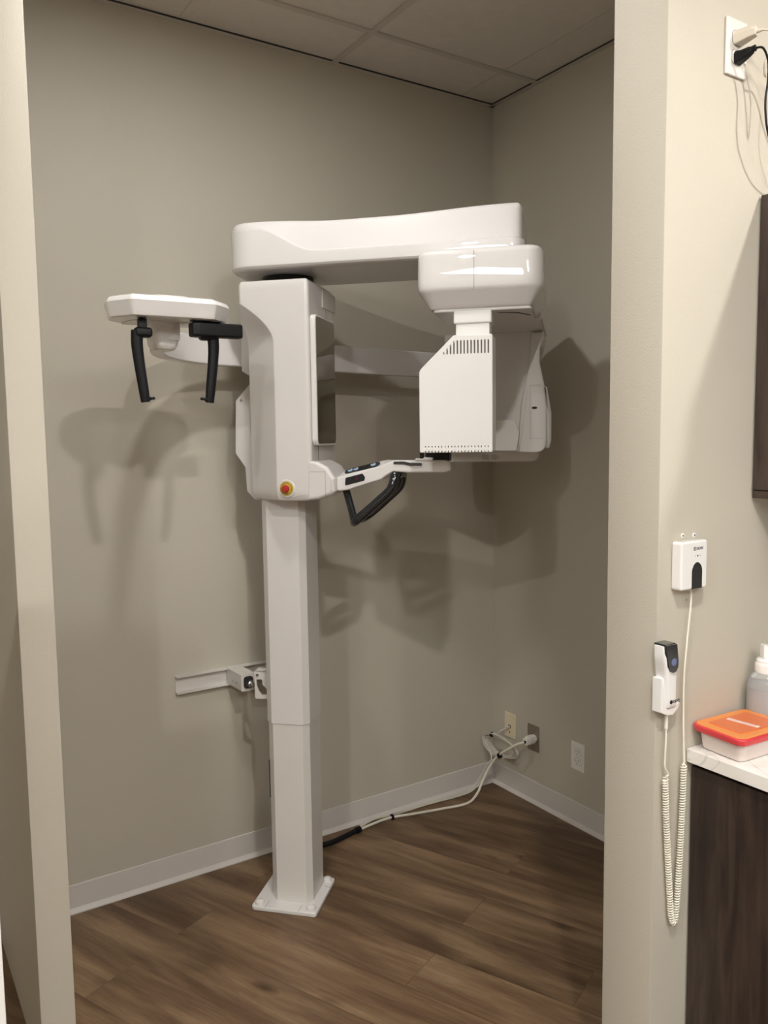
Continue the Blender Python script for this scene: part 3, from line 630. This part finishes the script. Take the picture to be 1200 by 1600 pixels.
b = BM(); box(b, (0.0055, -0.009, -0.012), (0.0066, 0.007, 0.002)); box(b, (0.0055, -0.003, -0.034), (0.0066, 0.003, -0.028)); obj('jack', b, 'dark', dj, 'black jack opening', weighted=False)
b = BM(); lathe(b, [(0.003, 0), (0.003, 0.001), (0.0005, 0.0015)], 12, rot_to((1, 0, 0), (0.0058, 0, 0.042))); obj('screw', b, 'ivory', dj)
sp_ = thing('power_wall_plate', 'brushed steel outlet plate with a white plug in it', 'outlet', (0, -0.273, 0.295), PI)
b = BM(); prism(b, rrect(-0.0365, 0.0365, -0.0585, 0.0585, 0.002, 2), 0, 0.003, YZ, 0.001, 1); obj('plate', b, 'steel', sp_)
b = BM(); lathe(b, [(0.0175, 0), (0.0175, 0.006), (0.016, 0.007), (0.0005, 0.007)], 24, rot_to((1, 0, 0), (0.002, 0.006, 0.0))); obj('receptacle', b, 'outlet', sp_)
# cords in the corner: one bundle that hangs together
cb = thing('cable_bundle', 'white and grey cables tied together, running from the corner outlets to the column', 'cables', (0, -0.27, 0))
def cobj(name, bb, mat, parent, off, label=None, **k):
    bmesh.ops.transform(bb, matrix=Matrix.Translation(-Vector(off)), verts=bb.verts); return obj(name, bb, mat, parent, label, **k)
co = (0, -0.27, 0)
b = BM(); tube(b, [(-0.010, -0.279, 0.295), (-0.045, -0.282, 0.295)], 0.016, sec=fillet([(-0.9, -1), (0.9, -1), (1, 0), (0.9, 1), (-0.9, 1), (-1, 0)], 0.2, 3), up=(0, 0, 1))
tube(b, [(-0.040, -0.282, 0.294), (-0.062, -0.285, 0.2935)], 0.0135, sec=fillet([(-0.9, -1), (0.9, -1), (0.9, 1), (-0.9, 1)], 0.2, 3), up=(0, 0, 1)); pc_plug = b
b = BM(); lathe(b, [(0.0065, 0), (0.0065, 0.008), (0.0005, 0.0085)], 12, rot_to((-1, 0, 0), (-0.060, -0.285, 0.293))); pc_sr = b
cordP = [(-0.064, -0.285, 0.293), (-0.085, -0.262, 0.281), (-0.098, -0.215, 0.245), (-0.105, -0.165, 0.205), (-0.118, -0.125, 0.15), (-0.15, -0.110, 0.085), (-0.20, -0.125, 0.035), (-0.265, -0.135, 0.012), (-0.38, -0.110, 0.009), (-0.52, -0.075, 0.009), (-0.62, -0.055, 0.012), (-0.72, -0.062, 0.012), (-0.80, -0.075, 0.012)]
b = BM(); tube(b, cordP, 0.0055, 10, smooth=8); pcd = cobj('power_cord', b, 'cord', cb, co, 'thick white power cord')
cobj('plug', pc_plug, 'outlet', pcd, co, 'white plug'); cobj('strain_relief', pc_sr, 'black', pcd, co, 'black strain relief')
b = BM(); tube(b, [(-0.785, -0.070, 0.013), (-0.83, -0.080, 0.013), (-0.88, -0.092, 0.013), (-0.93, -0.100, 0.013), (-0.99, -0.10, 0.014), (-1.05, -0.13, 0.02), (-1.11, -0.19, 0.03)], 0.0105, 10, smooth=6); cobj('sheath', b, 'black', cb, co, 'black cable sheath')
b = BM(); tube(b, [(-0.775, -0.068, 0.013), (-0.795, -0.073, 0.013)], 0.0135, 10); cobj('sheath_collar', b, 'black', cb, co, 'black collar')
dc = cb; dco = co
b = BM(); box(b, (-0.030, -0.127, 0.296), (-0.004, -0.117, 0.306), 0.001, 1); dconn = b
random.seed(11)
for k in range(3):
    b = BM(); pts = []
    r0 = 0.050+k*0.006; cy, cz = -0.125-0.003*k, 0.222+0.003*k; turns = 2
    pts += [(-0.020, -0.123, 0.300), (-0.05, -0.10, 0.280)] if k == 0 else [(-0.05-0.004*k, -0.10, 0.262)]
    for i in range(turns*14+4+k*2):
        a = math.radians(110)+2*math.pi*i/14; rr_ = r0+0.004*math.sin(i*1.3+k)+0.0012*i/14
        pts.append((-0.050-0.006*k-0.0006*i, cy-rr_*math.cos(a)*1.8, cz+rr_*math.sin(a)*0.72))
    pts += [(-0.10-0.006*k, -0.110, 0.16), (-0.125-0.006*k, -0.085+0.006*k, 0.08), (-0.18, -0.070+0.008*k, 0.025), (-0.26, -0.05+0.01*k, 0.008), (-0.40, -0.035+0.008*k, 0.006), (-0.56, -0.035, 0.007+0.004*k), (-0.63, -0.046+0.005*k, 0.018), (-0.70, -0.045+0.006*k, 0.02), (-0.79, -0.066+0.005*k, 0.013)]
    tube(b, pts, 0.0028, 7, smooth=4); dcab = cobj('data_cable', b, 'greycord', dc, dco, 'thin grey data cable')
    if k == 0: cobj('connector', dconn, 'greycord', dcab, dco)
for (p, q, r_) in (((-0.070, -0.082, 0.268), (-0.074, -0.072, 0.262), 0.011), ((-0.104, -0.172, 0.207), (-0.107, -0.164, 0.200), 0.0125), ((-0.605, -0.058, 0.014), (-0.612, -0.058, 0.014), 0.013)):
    b = BM(); tube(b, [p, q], r_, 12); cobj('cable_tie', b, 'black', dc, dco, 'black cable tie')
# ================================================================== right hand side: counter, cabinets
CFX = -0.897
ct_ = BM(); prism(ct_, rrect(CFX, -0.101, -3.6, YP-0.0015, 0.002, 2), 0.887, 0.917, XY, 0.0015, 2)
tag(obj('countertop', ct_, 'quartz'), 'white quartz countertop with grey veins on the dark lower cabinet', 'countertop')
lc = thing('lower_cabinet', 'dark wood lower cabinet under the white countertop', 'cabinet', (-0.58, YP, 0))
def lco(name, bb, mat, parent, **k): return cobj(name, bb, mat, parent, (-0.58, YP, 0), **k)
b = BM(); box(b, (-0.862, -3.58, 0.10), (-0.102, YP-0.004, 0.886)); box(b, (-0.80, -3.58, 0.0), (-0.102, YP-0.004, 0.1)); lco('body', b, 'dwood', lc)
b = BM(); box(b, (-0.882, YP-0.46, 0.105), (-0.863, YP-0.004, 0.874), 0.0015, 1); lco('door', b, 'dwood', lc)
b = BM(); box(b, (-0.882, YP-0.92, 0.105), (-0.863, YP-0.464, 0.874), 0.0015, 1); dd = lco('door', b, 'dwood', lc)
ucb = thing('upper_cabinet', 'dark wood wall cabinet hung above the counter', 'cabinet', (-0.48, YP, 1.47))
b = BM(); box(b, (-0.660, -3.5, 1.470), (-0.102, YP-0.003, 2.153), 0.001, 1); cobj('body', b, 'dwood', ucb, (-0.48, YP, 1.47))
b = BM(); box(b, (-0.680, YP-0.46, 1.489), (-0.6615, YP-0.004, 2.152), 0.0015, 1); cobj('door', b, 'dwood', ucb, (-0.48, YP, 1.47))
b = BM(); box(b, (-0.680, YP-0.46, 1.470), (-0.6615, YP-0.004, 1.4872), 0.001, 1); cobj('bottom_rail', b, 'dwood', ucb, (-0.48, YP, 1.47))
# wall box with the rounded black button
WB = (-0.918, YP, 1.3385)
wbx = thing('xray_sensor_box', 'white wall box with a black arched panel and logo, above the coiled cord', 'wall device', WB)
def vobj(name, bb, mat, parent, label=None, **k): return obj(name, bb, mat, parent, label, **k)
b = BM(); prism(b, rrect(-0.0445, 0.0445, -0.0525, 0.0525, 0.007, 5), 0.0, -0.027, XZ, 0.005, 4); vobj('body', b, 'device', wbx)
def arch(x0, x1, z0, z1, n=12):
    cx, r = (x0+x1)/2, (x1-x0)/2
    return [(x0, z0), (x1, z0)]+[(cx+r*math.cos(math.pi*k/n), z1-r*1.2+r*1.2*math.sin(math.pi*k/n)) for k in range(n+1)]
b = BM(); prism(b, arch(-0.009, 0.026, -0.0520, 0.006), -0.024, -0.0280, XZ, 0.0008, 1); vobj('arched_panel', b, 'blackgloss', wbx, 'glossy black arched panel')
RX = Matrix.Rotation(math.pi/2, 4, 'X')
def logo(parent, x, y, z, s, rot=Matrix.Identity(4)):
    base_ = Matrix.Translation((x, y, z)) @ rot @ RX
    bb = text_bm('DEXIS', s, base_ @ Matrix.Translation((s*0.75, -s*0.35, 0)))
    obj('lettering', bb, 'ink', parent, weighted=False)
    bb = BM(); r = s*0.52; rings = []
    lathe(bb, [(r, -0.0003), (r, 0.0004), (r*0.80, 0.0004), (r*0.80, -0.0003)], 20, base_)
    prism(bb, [(-r*0.15, -r*0.8), (r*0.12, -r*0.8), (r*0.12, r*0.8), (-r*0.15, r*0.35)], -0.0003, 0.0004, XY); 
    bmesh.ops.transform(bb, matrix=base_, verts=[v for v in bb.verts if abs(v.co.z) < 0.0005 and v.co.length < r*1.2 and abs(v.co.y) <= r])
    obj('logo', bb, 'ink', parent, weighted=False)
logo(wbx, -0.001, -0.0272, 0.036, 0.0085)
for x, w_ in ((0.002, 0.0008), (0.010, 0.0018), (0.019, 0.0008)): b = BM(); box(b, (x-w_, -0.0275, 0.020-w_), (x+w_, -0.0268, 0.020+w_)); obj('indicator', b, 'ink', wbx, weighted=False)
for (x, z, r_) in ((-0.926, 1.401, 0.0), (-0.886, 1.399, 0.0)):
    t = tag(obj('wall_plug', (lambda bb: (lathe(bb, [(0.0055, 0), (0.0055, 0.0015), (0.002, 0.002), (0.0005, 0.002)], 14, rot_to((0, -1, 0), (0, 0, 0))), bb)[1])(BM()), 'paper'), 'white wall plug above the white box, %s one' % ('left' if x < -0.9 else 'right'), 'wall plug')
    t.location = (x, YP, z)
    b = BM(); box(b, (-0.0013, -0.0028, -0.002), (0.0013, -0.0015, 0.002)); obj('screw_head', b, 'ink', t, weighted=False)
b = BM(); lathe(b, [(0.002, 0), (0.002, 0.0012), (0.0005, 0.0016)], 10, rot_to((0, -1, 0), (0, 0, 0))); t = tag(obj('screw', b, 'steel'), 'small screw in the wall just below the white box', 'screw'); t.location = (-0.908, YP, 1.257)
# handset holder and handset
HX = -0.9865
hd = thing('handset_holder', 'white plastic holder stuck at the wall corner, cradling the handset', 'holder', (HX, YP, 1.025))
b = BM(); prism(b, fillet([(-0.030, 0.004), (-0.008, -0.006), (0.010, -0.008), (0.028, 0.004), (0.034, 0.014), (0.028, 0.018), (0.016, 0.008), (-0.008, 0.008), (-0.016, 0.018), (-0.017, 0.078), (-0.030, 0.079)], 0.002, 2), 0.0, -0.024, XZ, 0.002, 2); obj('cradle', b, 'device', hd)
hn = thing('exposure_handset', 'white handset with a black head and blue button, resting in the holder', 'handset', (-0.9875, YP-0.003, 1.0345))
def hsec(w, d0, d1): return fillet([(-w, d1), (w, d1), (w, d0), (-w, d0)], [0.010, 0.010, 0.006, 0.006], 5)
b = BM(); lv = []
for z, w, d0, d1, x0 in ((0.0, 0.012, -0.004, -0.018, 0.002), (0.002, 0.0165, 0.0, -0.024, 0.002), (0.01, 0.018, 0.002, -0.027, 0.001), (0.06, 0.0185, 0.002, -0.028, -0.002), (0.085, 0.019, 0.002, -0.030, -0.006), (0.105, 0.0195, 0.0, -0.032, -0.010), (0.118, 0.0195, 0.0, -0.033, -0.012), (0.140, 0.0185, 0.0, -0.031, -0.013), (0.1425, 0.016, -0.002, -0.028, -0.013)):
    lv.append([(p[0]+x0, p[1], z) for p in hsec(w, d0, d1)])
loft(b, lv); obj('body', b, 'device', hn)
b = BM(); lv = []
pts = [(-0.030, 0.1435), (0.004, 0.1435), (0.0075, 0.12), (0.010, 0.105), (0.009, 0.092), (0.003, 0.083), (-0.006, 0.081), (-0.015, 0.085), (-0.022, 0.095), (-0.026, 0.11), (-0.030, 0.125)]
prism(b, fillet(pts, 0.003, 2), -0.022, -0.0345, XZ, 0.002, 2); box(b, (-0.0305, -0.031, 0.139), (0.005, 0.001, 0.1445), 0.002, 1); hh_ = obj('head_cover', b, 'blackgloss', hn, 'glossy black head')
b = BM(); lathe(b, [(0.0085, 0), (0.0085, 0.001), (0.0075, 0.0016), (0.0005, 0.0012)], 20, rot_to((0, -1, 0), (-0.007, -0.034, 0.105))); obj('button', b, 'blue', hh_, 'round blue grey button')
logo(hn, -0.005, -0.0282, 0.016, 0.0085)
# coiled cord
cc = thing('coiled_cord', 'cream coiled cord hanging in a loop between the white box and the handset', 'cord', (-0.955, YP-0.03, 0.53))
cco = (-0.955, YP-0.03, 0.53)
yc = YP-0.013
b = BM(); tube(b, [(-0.909, yc, 1.287), (-0.909, yc, 1.25), (-0.919, yc, 1.172), (-0.927, yc, 1.087), (-0.926, yc, 1.0), (-0.925, yc-0.002, 0.93), (-0.924, yc-0.003, 0.897), (-0.929, yc-0.002, 0.890)], 0.0021, 8, smooth=6); cobj('straight_lead', b, 'coil', cc, cco)
b = BM(); tube(b, [(-0.984, yc, 1.034), (-0.984, yc, 1.010), (-0.984, yc, 0.985)], 0.0038, 10); tube(b, [(-0.984, yc, 0.99), (-0.984, yc, 0.96), (-0.986, yc, 0.926), (-0.986, yc, 0.900), (-0.977, yc, 0.885), (-0.974, yc, 0.879), (-0.982, yc, 0.876)], 0.0021, 8, smooth=6); cobj('handset_lead', b, 'coil', cc, cco)
axis = catmull([(-0.921, yc, 0.888), (-0.922, yc, 0.83), (-0.924, yc, 0.764), (-0.931, yc, 0.631), (-0.938, yc, 0.55), (-0.944, yc, 0.528), (-0.952, yc, 0.538), (-0.957, yc, 0.568), (-0.965, yc, 0.643), (-0.978, yc, 0.78), (-0.984, yc, 0.873)], 30)
# resample by length
Ls = [0.0]
for p, q in zip(axis, axis[1:]): Ls.append(Ls[-1]+(q-p).length)
TL = Ls[-1]; turns = 120; per = 9; pts = []; j = 0
for i in range(turns*per+1):
    s = TL*i/(turns*per)
    while j < len(Ls)-2 and Ls[j+1] < s: j += 1
    f = (s-Ls[j])/max(1e-9, Ls[j+1]-Ls[j]); c = axis[j].lerp(axis[j+1], f); T = (axis[j+1]-axis[j]).normalized()
    n1 = Vector((0, 1, 0)); n1 = (n1-T*n1.dot(T)).normalized(); n2 = T.cross(n1); a = 2*math.pi*i/per
    pts.append(c+(n1*math.cos(a)+n2*math.sin(a))*0.0056)
b = BM(); tube(b, pts, 0.0018, 6); cobj('coil', b, 'coil', cc, cco, sharp=80)
# top outlet with plugs
def dup_plate():
    t = outlet_duplex(-0.785, YP, 2.442, -PI/2, 'wall_outlet', 'white duplex outlet high on the right wall with two plugs in it', 'outlet')
    return t
dup_plate()
wp = thing('plugged_cord', 'white plug and cord in the top socket of the high outlet', 'cord', (-0.785, YP-0.0075, 2.4615))
b = BM(); tube(b, [(0, 0, 0), (0, -0.028, 0.0), (0.004, -0.040, 0.0)], [0.0155, 0.009], sec=fillet([(-0.9, -1), (0.9, -1), (1, 0.2), (0.6, 1), (-0.6, 1), (-1, 0.2)], 0.25, 3), up=(0, 0, 1)); obj('plug', b, 'cord', wp)
b = BM(); tube(b, [(0.004, -0.036, 0.0), (0.010, -0.050, 0.0)], [0.0055, 0.0035], 10); tube(b, [(0.010, -0.050, 0.0), (0.030, -0.062, -0.006), (0.065, -0.055, -0.03), (0.085, -0.05, -0.09), (0.078, -0.05, -0.16), (0.07, -0.05, -0.11), (0.055, -0.045, -0.055), (0.048, -0.04, -0.040), (0.045, -0.035, -0.055), (0.055, -0.03, -0.075), (0.09, -0.03, -0.08), (0.14, -0.03, -0.16), (0.22, -0.03, -0.24), (0.34, -0.03, -0.28)], 0.0022, 8, smooth=7); obj('cord', b, 'cord', wp)
bp_ = thing('plugged_cord', 'black plug and cord in the bottom socket of the high outlet', 'cord', (-0.785, YP-0.0075, 2.4225))
b = BM(); tube(b, [(0, 0, 0), (0, -0.012, 0.0), (0.001, -0.026, 0.003), (0.002, -0.034, 0.004)], [0.0150, 0.007], sec=fillet([(-0.8, -1), (0.8, -1), (0.9, 0.3), (0.5, 0.8), (-0.5, 0.8), (-0.9, 0.3)], 0.25, 3), up=(0, 0, 1)); tube(b, [(0.002, -0.030, 0.004), (0.004, -0.040, 0.0055)], 0.0065, 10); obj('plug', b, 'black', bp_)
b = BM(); tube(b, [(0.004, -0.038, 0.005), (0.014, -0.050, 0.003), (0.030, -0.052, -0.02), (0.038, -0.048, -0.055), (0.036, -0.045, -0.09), (0.037, -0.045, -0.12), (0.048, -0.045, -0.16), (0.09, -0.04, -0.215), (0.16, -0.03, -0.245), (0.30, -0.03, -0.255)], 0.0024, 8, smooth=7); obj('cord', b, 'black', bp_)
# food container on the counter
LZ = 0.975
fc = thing('storage_container', 'translucent plastic container with orange and red lid on the counter', 'container', (-0.800, -1.782, 0.917), math.radians(-4))
b = BM(); lv = []
for z, e in ((0.0, 0.014), (0.0015, 0.009), (0.006, 0.006), (0.046, 0.0)): lv.append([(p[0], p[1], z) for p in inset2(rrect(-0.078, 0.085, -0.060, 0.058, 0.022, 6), e)])
inn = [[(p[0], p[1], z) for p in inset2(rrect(-0.078, 0.085, -0.060, 0.058, 0.022, 6), e+0.0015)] for z, e in ((0.046, 0.0), (0.006, 0.006), (0.003, 0.010))]
loft(b, lv+inn); obj('tub', b, 'frost', fc, 'translucent tub')
b = BM(); prism(b, rrect(-0.090, 0.097, -0.070, 0.068, 0.026, 8), 0.0425, 0.058, XY, 0.004, 3); obj('lid_rim', b, 'redrim', fc, 'red lid rim')
b = BM(); prism(b, rrect(-0.085, 0.092, -0.065, 0.063, 0.023, 8), 0.054, 0.0595, XY, 0.002, 2); ld = obj('lid', b, 'orange', fc, 'orange lid')
b = BM(); prism(b, rrect(-0.062, 0.070, -0.044, 0.042, 0.010, 5), 0.058, 0.0612, XY, 0.0012, 2); obj('lid_panel', b, 'deeporange', ld, 'deeper orange raised panel')
b = BM(); box(b, (-0.036, -0.0055, 0.0610), (0.036, 0.0055, 0.0617), mat=Matrix.Translation((0.000, -0.002, 0)) @ Matrix.Rotation(math.radians(-80), 4, 'Z')); lbl = obj('label_strip', b, 'paper', ld, 'white label strip')
b = BM(); random.seed(5)
for k in range(17):
    x = -0.033+k*0.0039; h = 0.0012+random.random()*0.0012
    box(b, (x, -h, 0.0616), (x+0.0022, h, 0.0619), mat=Matrix.Translation((0.000, -0.002, 0)) @ Matrix.Rotation(math.radians(-80), 4, 'Z'))
obj('label_print', b, 'redrim', ld, weighted=False)
# soap bottle
sb = thing('foam_soap_bottle', 'clear foam soap bottle with a white pump, behind the orange lidded container', 'bottle', (-0.668, -1.757, 0.917))
b = BM(); lathe(b, [(0.030, 0.0), (0.040, 0.0), (0.0425, 0.004), (0.0435, 0.03), (0.0435, 0.110), (0.041, 0.125), (0.035, 0.138), (0.027, 0.147), (0.0235, 0.152), (0.0235, 0.156)], 32); obj('bottle_body', b, 'clear', sb, 'clear body')
b = BM(); lathe(b, [(0.028, 0.003), (0.039, 0.004), (0.0423, 0.03), (0.0423, 0.112), (0.0005, 0.112)], 32); obj('soap', b, 'liquid', sb, 'pale grey soap')
b = BM(); lathe(b, [(0.0265, 0.148), (0.0275, 0.150), (0.0275, 0.166), (0.026, 0.170), (0.0245, 0.172), (0.0245, 0.177), (0.022, 0.180), (0.013, 0.182), (0.0125, 0.19), (0.0005, 0.191)], 32); pm = obj('pump_collar', b, 'device', sb, 'white collar')
b = BM(); prism(b, fillet([(-0.014, 0.182), (0.014, 0.182), (0.022, 0.206), (0.018, 0.212), (-0.014, 0.214)], 0.003, 2), -0.010, 0.010, XZ, 0.002, 2); bmesh.ops.transform(b, matrix=Matrix.Rotation(math.radians(-33), 4, 'Z'), verts=b.verts); obj('pump_head', b, 'device', sb, 'white pump head')
b = BM(); random.seed(8)
ang = math.radians(238)
def onb(a, z): return Vector((math.cos(a)*0.0446, math.sin(a)*0.0446, z))
for (z0, z1) in ((0.075, 0.092), (0.052, 0.070)):
    r_ = 6
    for q in range(r_):
        za = z0+(z1-z0)*q/r_; zb_ = za+(z1-z0)/r_*0.62
        a0, a1 = ang-0.05, ang+0.62+random.random()*0.12; K = 8
        loft(b, [[onb(a0+(a1-a0)*i/K, za), onb(a0+(a1-a0)*i/K, zb_), onb(a0+(a1-a0)*i/K, zb_)*1.0+Vector((0, 0, 0)), onb(a0+(a1-a0)*i/K, za)*1.001] for i in range(K+1)], cap=False)
obj('printed_label', b, 'labelgrey', sb, weighted=False)
# white panel at the far left edge
wpn = tag(obj('white_panel', (lambda bb: (box(bb, (-2.72, -1.405, 0.0), (-2.268, -1.385, 1.8), 0.003, 2), bb)[1])(BM()), 'whitepanel'), 'white panel edge at the bottom left border of the photo', 'panel')
